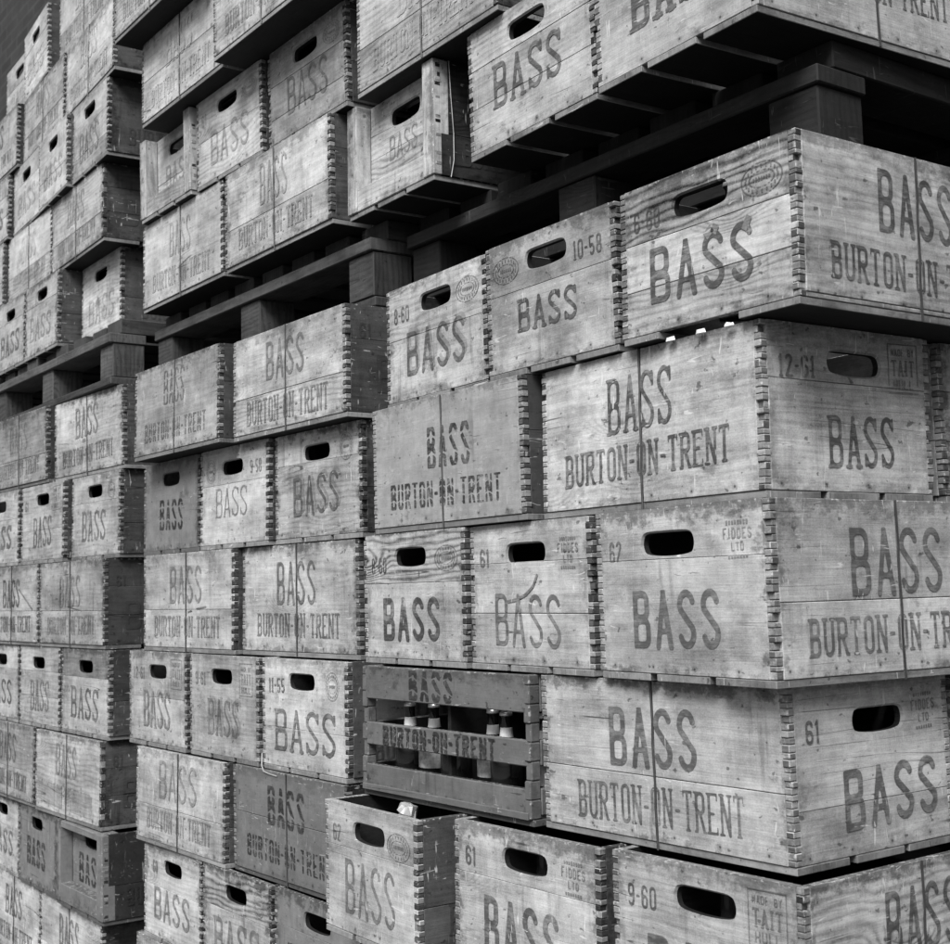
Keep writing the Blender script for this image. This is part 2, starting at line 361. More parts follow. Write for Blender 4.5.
def glyph(ch, w, t, serif):
    P = []; th = t * .72
    box = lambda *a: P.append((d_box, a)); seg = lambda *a: P.append((d_seg, a)); ring = lambda *a: P.append((d_ring, a))
    clip = None
    sv = t * .55 if serif else 0
    def foot(x, y):  # slab across a stem end
        if serif: box(x - t / 2 - sv, y if y == 0 else 1 - th * .8, x + t / 2 + sv, th * .8 if y == 0 else 1)
    if ch in 'BRPD':
        box(0, 0, t, 1)
        if ch == 'B': ring(0, 0, w, .54, .17, t); ring(0, .47, w * .95, 1, .17, t)
        if ch in 'RP': ring(0, .44, w, 1, .17, t)
        if ch == 'D': ring(0, 0, w, 1, .25, t)
        if ch == 'R': seg(w * .5, .48, w - t * .45, t / 2, t)
        if serif: box(-sv, 0, t, th * .8); box(-sv, 1 - th * .8, t, 1)
        if serif and ch == 'R': box(w - t, 0, w + sv, th * .8)
        box(0, 0, t * 1.2, th) if ch in 'BD' else None
        box(0, 1 - th, t * 1.4, 1)
    elif ch in 'O0': ring(0, 0, w, 1, w / 2, t)
    elif ch == 'A':
        seg(t / 2, t / 4, w / 2, 1 - t / 2, t * .95); seg(w - t / 2, t / 4, w / 2, 1 - t / 2, t * 1.05); box(w * .25, .25, w * .75, .25 + th)
        foot(t / 2, 0); foot(w - t / 2, 0); box(w / 2 - t / 2, .93, w / 2 + t / 2, 1)
    elif ch == 'S':
        p = s_path(w, t)
        for a, b in zip(p, p[1:]): seg(a[0], a[1], b[0], b[1], t)
        if serif:
            box(w - t * .75, .72, w, .97); box(0, .03, t * .75, .28)
    elif ch == 'U':
        box(0, .25, t, 1); box(w - t, .25, w, 1)
        for a in range(0, 180, 20):
            c0, s0 = math.cos(math.radians(180 + a)), math.sin(math.radians(180 + a)); c1, s1 = math.cos(math.radians(200 + a)), math.sin(math.radians(200 + a))
            seg(w / 2 + (w - t) / 2 * c0, .26 + (.26 - t / 2) * s0, w / 2 + (w - t) / 2 * c1, .26 + (.26 - t / 2) * s1, t)
        foot(t / 2, 1); foot(w - t / 2, 1)
    elif ch == 'T':
        box(w / 2 - t / 2, 0, w / 2 + t / 2, 1); box(0, 1 - th, w, 1); foot(w / 2, 0)
        if serif: box(0, .82, th * .6, 1); box(w - th * .6, .82, w, 1)
    elif ch == 'N':
        box(0, 0, t * .8, 1); box(w - t * .8, 0, w, 1); seg(t / 2, 1 - t / 3, w - t / 2, t / 3, t); foot(t * .4, 0); foot(w - t * .4, 1); foot(t * .4, 1)
    elif ch == 'M':
        box(0, 0, t, 1); box(w - t, 0, w, 1); seg(t / 2, 1 - t / 3, w / 2, .3, t); seg(w - t / 2, 1 - t / 3, w / 2, .3, t)
    elif ch in 'EFL':
        box(0, 0, t, 1)
        if ch in 'EL': box(0, 0, w, th)
        if ch in 'EF': box(0, 1 - th, w, 1); box(0, .5 - th / 2, w * .7, .5 + th / 2)
        if serif: box(-sv, 0, t, th * .8); box(-sv, 1 - th * .8, t, 1)
        if serif and ch == 'E': box(w - th * .6, 0, w, .2); box(w - th * .6, .8, w, 1)
    elif ch == 'H': box(0, 0, t, 1); box(w - t, 0, w, 1); box(0, .5 - th / 2, w, .5 + th / 2)
    elif ch == 'I': box(w / 2 - t / 2, 0, w / 2 + t / 2, 1); foot(w / 2, 0); foot(w / 2, 1)
    elif ch == 'Y': seg(t / 2, 1, w / 2, .5, t); seg(w - t / 2, 1, w / 2, .5, t); box(w / 2 - t / 2, 0, w / 2 + t / 2, .5)
    elif ch == '-': box(0, .44, w, .44 + th * 1.1)
    elif ch == '1': box(w / 2 - t / 2, 0, w / 2 + t / 2, 1); seg(w / 2, 1 - t / 2, w * .12, .8, t * .8); foot(w / 2, 0)
    elif ch == '2':
        r = w / 2 - t / 2
        q = [(w / 2 + r * math.cos(math.radians(a)), .78 + (.22 - t / 2) * math.sin(math.radians(a))) for a in range(170, -41, -30)] + [(t / 2, t / 2)]
        for a, b in zip(q, q[1:]): seg(*a, *b, t)
        box(0, 0, w, th)
    elif ch in '69':
        ring(0, 0, w, .58, w / 2, t) if ch == '6' else ring(0, .42, w, 1, w / 2, t)
        if ch == '6': box(0, .25, t, .78); [seg(w / 2 + (w - t) / 2 * math.cos(math.radians(a)), .76 + (.24 - t / 2) * math.sin(math.radians(a)), w / 2 + (w - t) / 2 * math.cos(math.radians(a - 30)), .76 + (.24 - t / 2) * math.sin(math.radians(a - 30)), t) for a in range(180, 20, -30)]
        else: box(w - t, .22, w, .75); [seg(w / 2 + (w - t) / 2 * math.cos(math.radians(a)), .24 + (.24 - t / 2) * math.sin(math.radians(a)), w / 2 + (w - t) / 2 * math.cos(math.radians(a - 30)), .24 + (.24 - t / 2) * math.sin(math.radians(a - 30)), t) for a in range(0, -150, -30)]
    elif ch == '8': ring(0, 0, w, .55, w / 2, t); ring(w * .06, .46, w * .94, 1, w / 2, t)
    elif ch == '5':
        box(0, 1 - th, w * .95, 1); box(0, .5, t * .9, 1)
        q = [(w / 2 + (w - t) / 2 * math.cos(math.radians(a)), .3 + (.3 - t / 2) * math.sin(math.radians(a))) for a in range(140, -150, -25)]
        for a, b in zip(q, q[1:]): seg(*a, *b, t)
    elif ch == '3': ring(0, 0, w, .55, w / 2, t); ring(0, .46, w, 1, w / 2, t)
    return P
def gd(P, x, y):
    d = 9
    for f, a in P:
        v = f(x, y, *a)
        if v < d: d = v
    return d

def march(fn, x0, y0, x1, y1, c):
    """fill of the region where fn < 0 as polygons: runs of whole cells, clipped cells along the edge"""
    nx = max(2, int(math.ceil((x1 - x0) / c))); ny = max(2, int(math.ceil((y1 - y0) / c)))
    sx = (x1 - x0) / nx; sy = (y1 - y0) / ny
    g = [[fn(x0 + i * sx, y0 + j * sy) for i in range(nx + 1)] for j in range(ny + 1)]
    polys = []
    for j in range(ny):
        i = 0
        while i < nx:
            q = (g[j][i], g[j][i + 1], g[j + 1][i + 1], g[j + 1][i])
            if all(v < 0 for v in q):
                k = i
                while k + 1 < nx and g[j][k + 2] < 0 and g[j + 1][k + 2] < 0: k += 1
                polys.append([(x0 + i * sx, y0 + j * sy), (x0 + (k + 1) * sx, y0 + j * sy), (x0 + (k + 1) * sx, y0 + (j + 1) * sy), (x0 + i * sx, y0 + (j + 1) * sy)])
                i = k + 1; continue
            if any(v < 0 for v in q):
                pc = ((x0 + i * sx, y0 + j * sy), (x0 + (i + 1) * sx, y0 + j * sy), (x0 + (i + 1) * sx, y0 + (j + 1) * sy), (x0 + i * sx, y0 + (j + 1) * sy))
                pl = []
                for a in range(4):
                    b = (a + 1) % 4
                    if q[a] < 0: pl.append(pc[a])
                    if (q[a] < 0) != (q[b] < 0):
                        tt = q[a] / (q[a] - q[b]); pl.append((pc[a][0] + (pc[b][0] - pc[a][0]) * tt, pc[a][1] + (pc[b][1] - pc[a][1]) * tt))
                if len(pl) >= 3: polys.append(pl)
            i += 1
    return polys
_gc = {}
def glyph_polys(ch, w, t, style, res):
    key = (ch, round(w, 3), round(t, 3), style, round(res, 3))
    if key in _gc: return _gc[key]
    P = glyph(ch, w, t, style == 'slab')
    if style == 'shadow':
        def fn(x, y):
            d = gd(P, x, y)
            for c0 in (.30, .70): d = max(d, .028 - abs(y - c0 - .06 * math.sin(x * 9)))
            d = max(d, .035 - abs(y)) ; d = max(d, y - .965)
            return d
        pl = march(fn, -.1, -.1, w + .2, 1.05, res)
    else:
        pl = march(lambda x, y: gd(P, x, y), -.1, -.02, w + .1, 1.02, res)
    _gc[key] = pl
    return pl
def text_polys(txt, cx, z0, width, h, style='slab', weight=.24, cell=.0024):
    """weight = stem thickness as a share of letter width"""
    n = len(txt)
    rel = [(.55 if ch in '-I1' else 1.0) for ch in txt]
    gap = .30
    unit = width / (sum(rel) + gap * (n - 1))
    x = cx - width / 2
    res = []
    for ch, r in zip(txt, rel):
        w = unit * r / h
        if ch != ' ':
            t = weight * unit / h
            for pl in glyph_polys(ch, w, min(t, .3), style, cell / h):
                res.append([(x + px * h, z0 + py * h) for px, py in pl])
        x += unit * (r + gap)
    return res
def ellipse_ring(cx, cz, rx, rz, t, cell):
    def fn(x, y):
        k = math.hypot((x - cx) / rx, (y - cz) / rz)
        return abs(k - 1) * min(rx, rz) - t / 2
    return march(fn, cx - rx - t, cz - rz - t, cx + rx + t, cz + rz + t, cell)
def stamp_polys(kind, cx, cz, R):
    out = []
    def ticks(cx, cz, w, h, n):
        for i in range(n):
            x = cx - w / 2 + w * (i + .5) / n; ww = w / n * .32; hh = h * R.uniform(.6, 1) / 2
            out.append([(x - ww, cz - hh), (x + ww, cz - hh), (x + ww, cz + hh), (x - ww, cz + hh)])
    if kind == 'oval' or kind == 'round':
        rx, rz = (.034, .021) if kind == 'oval' else (.024, .026)
        out += ellipse_ring(cx, cz, rx, rz, .0013, .0016) + ellipse_ring(cx, cz, rx * .62, rz * .5, .0011, .0016)
        for i in range(20):
            a = 2 * math.pi * i / 20; x = cx + rx * .8 * math.cos(a); z = cz + rz * .76 * math.sin(a)
            out.append([(x - .0012, z - .0022), (x + .0012, z - .0022), (x + .0012, z + .0022), (x - .0012, z + .0022)])
        ticks(cx, cz, rx * .9, .006, 7)
    elif kind == 'hull':
        w, h = .030, .034
        for a in ((cx - w, cz - h, cx + w, cz - h + .0014), (cx - w, cz + h - .0014, cx + w, cz + h), (cx - w, cz - h, cx - w + .0014, cz + h), (cx + w - .0014, cz - h, cx + w, cz + h)):
            out.append([(a[0], a[1]), (a[2], a[1]), (a[2], a[3]), (a[0], a[3])])
        out += text_polys('MADE BY', cx, cz + .017, .046, .010, 'sans', .24, .0011)
        out += text_polys('TAIT', cx, cz - .010, .046, .022, 'slab', .26, .0014)
        out += text_polys('HULL', cx, cz - .028, .040, .013, 'sans', .24, .0012)
    elif kind == 'fiddes':
        ticks(cx, cz + .021, .040, .006, 8)
        out += text_polys('FIDDES', cx, cz + .001, .050, .014, 'sans', .30, .0012)
        out += text_polys('LTD', cx, cz - .014, .022, .011, 'sans', .28, .0012)
        ticks(cx, cz - .021, .036, .005, 7)
    return out

# ------------------------------------------------------------------ crates
T = 0.0115; ZB = 0.0104
def frame(face, w, d):
    if face == 'front': return lambda a, b, c: (a, -c, b)
    if face == 'back': return lambda a, b, c: (w - a, d + c, b)
    if face == 'right': return lambda a, b, c: (w + c, a, b)
    if face == 'left': return lambda a, b, c: (-c, d - a, b)

def at4(R, tone, ring, ink): return (R.random(), tone * R.uniform(.93, 1.07), ring, ink)

def panel(parent, face, w, d, h, is_end, own, cfg, R, letters):
    """one wall of a crate. own = parity of the corner fingers that belong to it"""
    pw = w if face in ('front', 'back') else d
    fr = frame(face, w, d); mb = MB(); mb.pan = (pw, h)
    paint = cfg['paint']; mi = PAINT if paint else BARE; ink_mi = PAINT_INK if paint else BARE_INK
    tone = cfg['tone'] * (cfg.get('endtone', 1) if is_end else 1); fh = cfg['fingers']
    joints = cfg['ejoints'] if is_end else cfg['sjoints']
    H = h - ZB
    zs = [ZB] + [ZB + H * j for j in joints] + [h]
    rings = []
    boards_at = []
    inset = cfg.get('inset', 0) if is_end else 0
    lft, rgt = (T, pw - T)
    groove = (not is_end)
    for i in range(len(zs) - 1):
        z0, z1 = zs[i] + (.0004 if i else 0), zs[i + 1] - (.0004 if i < len(zs) - 2 else 0)
        ring = cfg['ring'] * R.choice((.25, .5, .9, 1.2)) if cfg.get('rings') is None else cfg['rings'][i % len(cfg['rings'])]
        at = at4(R, tone * (.62 if cfg.get('darktop') and i == len(zs) - 2 else 1), ring, cfg['ink'])
        boards_at.append((z0, z1, at))
        dz = R.uniform(-.0003, .0003)
        if is_end:
            if cfg['handle'] and i == len(zs) - 2:
                handled_board(mb, fr, lft, rgt, z0, z1, -T - inset, dz - inset, pw / 2 + cfg['hx'], h * .80 + cfg['hz'], cfg['hw'], cfg['hh'], mi, at)
            else:
                board(mb, fr, lft, rgt, z0, z1, -T - inset, dz - inset, mi, at, back=SHADE_DARK)
        else:
            c = pw / 2 + cfg['gx']
            board(mb, fr, lft, c - .0017, z0, z1, -T, dz, mi, at, back=SHADE_DARK)
            board(mb, fr, c + .0017, rgt, z0, z1, -T, dz + R.uniform(-.0003, .0003), mi, at, back=SHADE_DARK)
    if groove:
        board(mb, fr, pw / 2 + cfg['gx'] - .008, pw / 2 + cfg['gx'] + .008, ZB, h - .004, -T - .01, -T + .002, SHADE_DARK, at4(R, .5, 0, 0))
    # corner fingers
    n = fh; step = H / n
    RJ = random.Random(cfg['fseed']); cuts = [ZB + i * step + (RJ.uniform(-.0012, .0012) if 0 < i < n else 0) for i in range(n + 1)]
    for i in range(n):
        if (i % 2) != own: continue
        z0 = cuts[i] + .0004; z1 = cuts[i + 1] - .0004
        zc = (z0 + z1) / 2
        at = next((b[2] for b in boards_at if b[0] <= zc <= b[1]), boards_at[0][2])
        for (x0, x1) in ((0, T), (pw - T, pw)):
            pr = R.uniform(-.0008, .0010)
            if R.random() < .09: pr = -.0045
            dpt = R.uniform(-.0005, .0004) - (R.uniform(.0008, .003) if R.random() < .10 else 0)
            at2 = (R.random(), min(1.45, R.choice((.45, .6, .8, 1.0, 1.3, 1.6)) * cfg['etone']), .2, 0)
            q0, q1 = (x0 - pr, x1) if x0 == 0 else (x0, x1 + pr)
            k0 = len(mb.mi)
            board(mb, fr, q0, q1, z0, z1, -T, dpt, mi, at, ch=.0009, end_mi=END)
            for kk in range(k0, len(mb.mi)):
                if mb.mi[kk] == END: mb.at[kk] = at2
    # marks
    if letters:
        cell = cfg['cell']
        polys = []
        c = pw / 2
        if is_end:
            bw_, bh, bz = cfg['bass'][:3]
            style, wt = cfg['bstyle']
            wt = wt * cfg.get('wtf', 1)
            polys += text_polys('BASS', c + cfg['bx'], bz, bw_, bh, style, wt, cell)
            if cfg.get('ghost'): polys += [(q, cfg['ink'] * .45, -.0003) for q in text_polys('BASS', c + cfg['bx'] + cfg['ghost'], bz + .006, bw_, bh, style, wt, cell)]
            if cfg['date']:
                dw = .013 * len(cfg['date'])
                xx = .030 + dw / 2 if not cfg['swap'] else pw - .030 - dw / 2
                polys += text_polys(cfg['date'], xx, h * .70, dw, .029, 'slab' if cfg['bstyle'][0] == 'slab' else 'sans', .28, max(.0014, cell * .7))
            if cfg['stamp'] and cfg['cell'] < .004:
                sx_ = pw - .055 if not cfg['swap'] else .055
                sp = stamp_polys(cfg['stamp'], sx_, h * .785, R)
                polys += [(q, cfg['ink'] * .75) for q in sp]
        else:
            bw_, bh, bz = cfg['sbass']
            style, wt = cfg['bstyle']
            polys += text_polys('BASS', c + cfg['sx'], bz, bw_, bh, style, wt, cell)
            tw, tht, tz = cfg['town']
            polys += text_polys('BURTON-ON-TRENT', c, tz, tw, tht, 'shadow' if style == 'shadow' else 'slab', .34 if style == 'shadow' else .27, max(.0015, cell * .75))
        for pts_, wd_, ik_ in cfg.get('scar', ()) if not (is_end != cfg.get('scar_end', is_end)) and face == 'front' else ():
            for (ax, az), (bx_, bz_) in zip(pts_, pts_[1:]):
                L_ = math.hypot(bx_ - ax, bz_ - az); nx_, nz_ = -(bz_ - az) / L_ * wd_ / 2, (bx_ - ax) / L_ * wd_ / 2
                m_ = max(1, int(L_ / .02))
                for q_ in range(m_):
                    f0, f1 = q_ / m_, (q_ + 1) / m_
                    p0 = (ax + (bx_ - ax) * f0, az + (bz_ - az) * f0); p1 = (ax + (bx_ - ax) * f1, az + (bz_ - az) * f1)
                    polys.append(([(p0[0] - nx_, p0[1] - nz_), (p1[0] - nx_, p1[1] - nz_), (p1[0] + nx_, p1[1] + nz_), (p0[0] + nx_, p0[1] + nz_)], ik_, .0003))
        sl = math.tan(math.radians(cfg['slant']))
        off = .00025 - inset
        top = .0009 - inset
        gc = c + cfg['gx']
        for q in polys:
            s_ = cfg['ink']
            dzz = 0
            if isinstance(q, tuple):
                dzz = q[2] if len(q) > 2 else 0
                q, s_ = q[0], q[1]
            mx = sum(p[0] for p in q) / len(q); mz = sum(p[1] for p in q) / len(q)
            if groove and abs(mx - gc) < .0017: continue
            ba = next((b for b in boards_at if b[0] <= mz <= b[1]), None)
            if ba is None: continue
            pts = []; 
            for p in q:
                zz = min(max(p[1], ba[0] + .0005), ba[1] - .0005)
                pts.append((p[0], zz + (p[0] - c) * sl))
            if groove:
                lim = (gc - .0020) if mx < gc else (gc + .0020)
                pts = [((min(p[0], lim) if mx < gc else max(p[0], lim)), p[1]) for p in pts]
            a_ = (ba[2][0], ba[2][1], ba[2][2], s_)
            mb.poly([fr(p[0], p[1], top + dzz) for p in pts], ink_mi, pts, a_)
    o = mb.build('end_panel' if is_end else 'side_panel', parent)
    if groove:
        wb = MB(); g = pw / 2 + cfg['gx']; r = .0015
        for i in range(8):
            z0 = .0 + (h) * i / 8; z1 = h * (i + 1) / 8
            o0 = .0009 * math.sin(i * 2.1 + own); o1 = .0009 * math.sin((i + 1) * 2.1 + own)
            for k in range(5):
                a0 = math.pi * 2 * k / 5; a1 = math.pi * 2 * (k + 1) / 5
                q = [(g + o0 + r * math.cos(a0), z0, .001 + r * math.sin(a0)), (g + o0 + r * math.cos(a1), z0, .001 + r * math.sin(a1)), (g + o1 + r * math.cos(a1), z1, .001 + r * math.sin(a1)), (g + o1 + r * math.cos(a0), z1, .001 + r * math.sin(a0))]
                wb.poly([fr(p[0], p[1], p[2]) for p in q], 0, [(0, 0)] * 4, (0, 1, 0, 0))
        wb.build('binding_wire', parent, [M_WIRE])
    return o

DEF = dict(paint=False, tone=1.0, ring=.35, rings=None, ink=.8, ejoints=(.68,), sjoints=(.40,), fingers=25, handle=True, hx=0, hz=0, hw=.100, hh=.036, gx=0,
           bass=(.20, .072, .050), bstyle=('slab', .22), bx=0, sbass=(.150, .082, .108), sx=-.003, town=(.34, .047, .036), date='', stamp=None, swap=False, slant=0.0, etone=1.0, cell=.0024, kind='joined')

def thing(name, loc, rz, label, cat, group=None):
    o = bpy.data.objects.new(name, None); COL.objects.link(o)
    o.location = loc; o.rotation_euler = (0, 0, rz); o.empty_display_size = .05
    o['label'] = label; o['category'] = cat
    if group: o['group'] = group
    return o

GROUP = 'drinks crates stacked on the pallets'
def crate(typ, x, y, z, yaw, w, h, cfg, label, seed, faces=('front', 'right')):
    R = random.Random(seed)
    c = dict(DEF); c.update(cfg); c['fseed'] = seed
    d = .455 if typ == 'e' else .322
    nm = {'joined': 'bottle_crate', 'cleated': 'bottle_crate', 'slatted': 'slatted_crate'}[c['kind']]
    root = thing(nm, (x, y, z), yaw, label, 'crate', GROUP)
    paint = c['paint']; mi = PAINT if paint else BARE
    ends = ('front', 'back') if typ == 'e' else ('left', 'right')
    # bottom boards, running from end to end
    wd = w if typ == 'e' else d; ln = d if typ == 'e' else w
    fr_b = (lambda a, b, cc: (b, a, cc)) if typ == 'e' else (lambda a, b, cc: (a, b, cc))
    k = 3
    bwid = (wd - .002 - (k - 1) * .009) / k
    for i in range(k):
        if c.get('nomid') and i == 1: continue
        mb = MB(); b0 = .001 + i * (bwid + .009)
        board(mb, fr_b, -.0005 + R.uniform(-.0015, .001), ln + R.uniform(-.001, .0015), b0 + R.uniform(0, .003), b0 + bwid - (R.uniform(0, .003) if not (c.get('nomid') and i == 0) else .028), .0003, ZB - .0006, mi, at4(R, c['tone'] * .55, .2, 0), end_mi=mi, back=SHADE_DARK)  # underside takes the wood with shade painted in
        mb.build('bottom_board', root)
    if c['kind'] == 'slatted':
        post = MB()
        fr = frame('front', w, d)
        S_ = c['slats']
        side_faces = ('front', 'back') if typ == 's' else ('left', 'right')
        for f in side_faces:
            frs = frame(f, w, d); pw = w if f in ('front', 'back') else d
            for j, (s0, s1) in enumerate(S_):
                mb = MB(); mb.pan = (pw, h); at = at4(R, c['tone'], c['ring'], c['ink'])
                board(mb, frs, T * .8, pw - T * .8, s0 * h + ZB, s1 * h, -.011, R.uniform(-.001, .001), mi, at if f == 'front' else (at[0], at[1] * .25, .1, 0), ch=.0016, back=SHADE_DARK)  # back slats darkened: the crate's inner shade put into their tone
                if f == 'front' and c['letters']:
                    sp = []
                    if j == len(S_) - 1: sp = text_polys('BASS', pw * .45, s0 * h + ZB + .0015, .125, (s1 - s0) * h - ZB - .003, 'shadow', .36, .0018)
                    elif j == len(S_) - 2: sp = text_polys('BURTON-ON-TRENT', pw * .48, s0 * h + ZB + .002, .315, (s1 - s0) * h - ZB - .004, 'shadow', .36, .0016)
                    for q in sp: mb.poly([frs(p[0], p[1], .0013) for p in q], PAINT_INK if paint else BARE_INK, q, (at[0], at[1], at[2], c['ink']))
                mb.build('slat', root)
        for f in ends:
            frs = frame(f, w, d); pw = w if f in ('front', 'back') else d
            mb = MB(); mb.pan = (pw, h); at = at4(R, c['tone'], c['ring'], 0)
            # end frame: rails at slat heights, posts at the two edges, the gaps stay open
            for (s0, s1) in S_:
                board(mb, frs, .020, pw - .020, s0 * h + ZB, s1 * h, -.0115, 0, mi, at, ch=.0018, back=SHADE_DARK)
            for (a0, a1) in ((0, .020), (pw - .020, pw)):
                z = ZB
                while z < h - .002:
                    z1 = min(h, z + .028)
                    bulge = .0012 if any(s0 * h + ZB - .006 < (z + z1) / 2 < s1 * h + .004 for s0, s1 in S_) else -.002
                    board(mb, frs, a0 - (bulge if a0 == 0 else 0), a1 + (bulge if a0 else 0), z, z1 + .0002, -.014, R.uniform(-.001, .001), mi, at, ch=.002)
                    z = z1
            mb.build('end_frame', root)
        mb = MB()
        frs = frame('front', w, d)
        board(mb, frs, .004, w - .004, .0102, .0205, -.06, .004, mi, at4(R, c['tone'], .2, 0))
        mb.build('base_ledge', root)
        mb = MB()
        board(mb, (lambda a, b, cc: (w / 2 + cc, a, b)), .02, d - .02, .022, h * .8, -.004, .004, SHADE_DARK, at4(R, .8, .2, 0))
        mb.build('divider', root)
        return root, w, d, h
    if c['kind'] == 'cleated':
        c['inset'] = .030
    for f in ('front', 'right', 'left', 'back'):
        is_end = f in ends
        vis = f in faces
        cc = dict(c)
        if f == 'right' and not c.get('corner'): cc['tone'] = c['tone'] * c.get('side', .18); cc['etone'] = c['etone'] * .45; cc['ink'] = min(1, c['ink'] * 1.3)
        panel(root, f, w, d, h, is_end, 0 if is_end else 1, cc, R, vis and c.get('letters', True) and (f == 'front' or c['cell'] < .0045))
    if c['kind'] == 'cleated':
        f = 'front'
        frs = frame(f, w, d)
        for (a0, a1) in ((.0, .036), (w - .036, w)):
            mb = MB(); mb.pan = (h, w); board(mb, frs, a0, a1, ZB, h - .001, -.0290, .0045, mi, at4(R, c['tone'] * 1.05, .4, 0), ch=.0015, grain='b'); mb.build('cleat', root)
        mb = MB(); mb.pan = (w, h); board(mb, frs, .0365, w - .0365, ZB, ZB + .045, -.0292, .0025, mi, at4(R, c['tone'], .4, 0), ch=.0015); mb.build('bottom_rail', root)
        if c.get('toprail'):
            mb = MB(); board(mb, frs, .0365, w - .0365, h - .018, h - .001, -.0292, .0025, mi, at4(R, c['tone'], .4, 0), ch=.0015); mb.build('top_rail', root)
    return root, w, d, h

# ------------------------------------------------------------------ levels (metres, 0 = top of the lower load)
ZL = [-0.0, -0.2182, -0.4438, -0.6727, -0.8957, -1.1138, -1.3295, -1.5519]
ZU = [0.1752, 0.4015, 0.6184, 0.834, 1.0459, 1.27]
def level(row):
    if row in 'ABCDEFG':
        k = 'ABCDEFG'.index(row); return ZL[k + 1], ZL[k] - ZL[k + 1] - .0012
    k = 'abcde'.index(row); return ZU[k], ZU[k + 1] - ZU[k] - .0012
GROUND = -1.5535

# ------------------------------------------------------------------ setting
def plain_box(name, x0, x1, y0, y1, z0, z1, mat, kind=None):
    me = bpy.data.meshes.new(name)
    v = [(x, y, z) for x in (x0, x1) for y in (y0, y1) for z in (z0, z1)]
    f = [(0, 1, 3, 2), (4, 6, 7, 5), (0, 4, 5, 1), (2, 3, 7, 6), (0, 2, 6, 4), (1, 5, 7, 3)]
    me.from_pydata(v, [], f); me.materials.append(mat)
    o = bpy.data.objects.new(name, me); COL.objects.link(o)
    if kind: o['kind'] = kind
    return o
def brick_mat():
    t = NT('dark_brick')
    tc = t.n('ShaderNodeTexCoord'); mp = t.n('ShaderNodeMapping'); mp.inputs['Rotation'].default_value = (math.radians(90), 0, 0)
    t.t.links.new(tc.outputs['Object'], mp.inputs[0])
    b = t.n('ShaderNodeTexBrick'); t.t.links.new(mp.outputs[0], b.inputs[0])
    b.inputs['Scale'].default_value = 1.0; b.inputs['Brick Width'].default_value = .225; b.inputs['Row Height'].default_value = .075; b.inputs['Mortar Size'].default_value = .01
    b.inputs['Color1'].default_value = (.010, .010, .010, 1); b.inputs['Color2'].default_value = (.022, .022, .022, 1); b.inputs['Mortar'].default_value = (.028, .028, .028, 1)  # bricks and mortar all near black
    n1 = t.noise(tc.outputs['Object'], 6, 5)
    g = t.n('ShaderNodeRGBToBW'); t.t.links.new(b.outputs[0], g.inputs[0])
    c = t.math('MULTIPLY', g.outputs[0], t.ramp(n1, .2, .8, .5, 1.3))
    t.put(t.b.inputs['Base Color'], t.comb(c, c, c)); t.b.inputs['Roughness'].default_value = .9
    bp = t.n('ShaderNodeBump'); bp.inputs['Distance'].default_value = .006; t.put(bp.inputs['Height'], g.outputs[0]); t.t.links.new(bp.outputs[0], t.b.inputs['Normal'])
    return t.m
g_ = plain_box('ground', -40, 40, -40, 40, GROUND - .3, GROUND, simple('yard_concrete', .09, .9, var=.4, scale=3, bump=.6), 'structure')
wl = plain_box('warehouse_wall', -14, 9, 1.16, 1.42, GROUND, 4.2, brick_mat())
wl['label'] = 'dark brick warehouse wall behind the stacked crates'; wl['category'] = 'wall'
blk = plain_box('skylight_blocker', -5.0, .02, .52, 1.158, 1.31, 1.35, simple('dark_blocker_board', .04, .9), None)  # board added only to keep skylight out behind the front rank
blk['label'] = 'added dark roof over the backs of the crate stacks'; blk['category'] = 'blocker'

# ------------------------------------------------------------------ pallets
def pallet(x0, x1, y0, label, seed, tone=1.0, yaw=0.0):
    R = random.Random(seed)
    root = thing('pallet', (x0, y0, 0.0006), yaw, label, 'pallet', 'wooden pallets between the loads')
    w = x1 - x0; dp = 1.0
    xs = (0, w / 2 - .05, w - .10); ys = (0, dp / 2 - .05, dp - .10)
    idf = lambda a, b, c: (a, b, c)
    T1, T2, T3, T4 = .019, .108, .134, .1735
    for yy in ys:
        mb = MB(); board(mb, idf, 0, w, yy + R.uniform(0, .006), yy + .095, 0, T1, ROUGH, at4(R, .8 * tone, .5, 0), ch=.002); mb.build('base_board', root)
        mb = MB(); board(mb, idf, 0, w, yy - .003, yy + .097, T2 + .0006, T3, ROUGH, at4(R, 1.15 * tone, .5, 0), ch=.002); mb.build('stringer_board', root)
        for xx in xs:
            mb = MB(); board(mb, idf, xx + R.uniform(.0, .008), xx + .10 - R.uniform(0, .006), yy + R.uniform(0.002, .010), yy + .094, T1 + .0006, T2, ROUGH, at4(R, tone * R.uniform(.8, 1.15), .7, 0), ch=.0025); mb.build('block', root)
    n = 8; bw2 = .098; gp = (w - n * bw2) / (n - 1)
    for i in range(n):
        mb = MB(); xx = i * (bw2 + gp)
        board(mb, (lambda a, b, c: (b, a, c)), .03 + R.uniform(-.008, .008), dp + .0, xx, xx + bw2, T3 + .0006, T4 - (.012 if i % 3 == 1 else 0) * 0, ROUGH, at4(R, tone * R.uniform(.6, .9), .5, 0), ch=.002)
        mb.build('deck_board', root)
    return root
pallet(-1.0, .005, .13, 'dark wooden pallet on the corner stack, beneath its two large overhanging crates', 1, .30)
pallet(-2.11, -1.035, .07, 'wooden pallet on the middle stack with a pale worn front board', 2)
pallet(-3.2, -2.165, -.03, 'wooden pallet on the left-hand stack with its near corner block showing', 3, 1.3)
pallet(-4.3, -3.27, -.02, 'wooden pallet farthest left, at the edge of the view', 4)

# ------------------------------------------------------------------ the loads
SLAB, SANS, SHADOW = 'slab', 'sans', 'shadow'
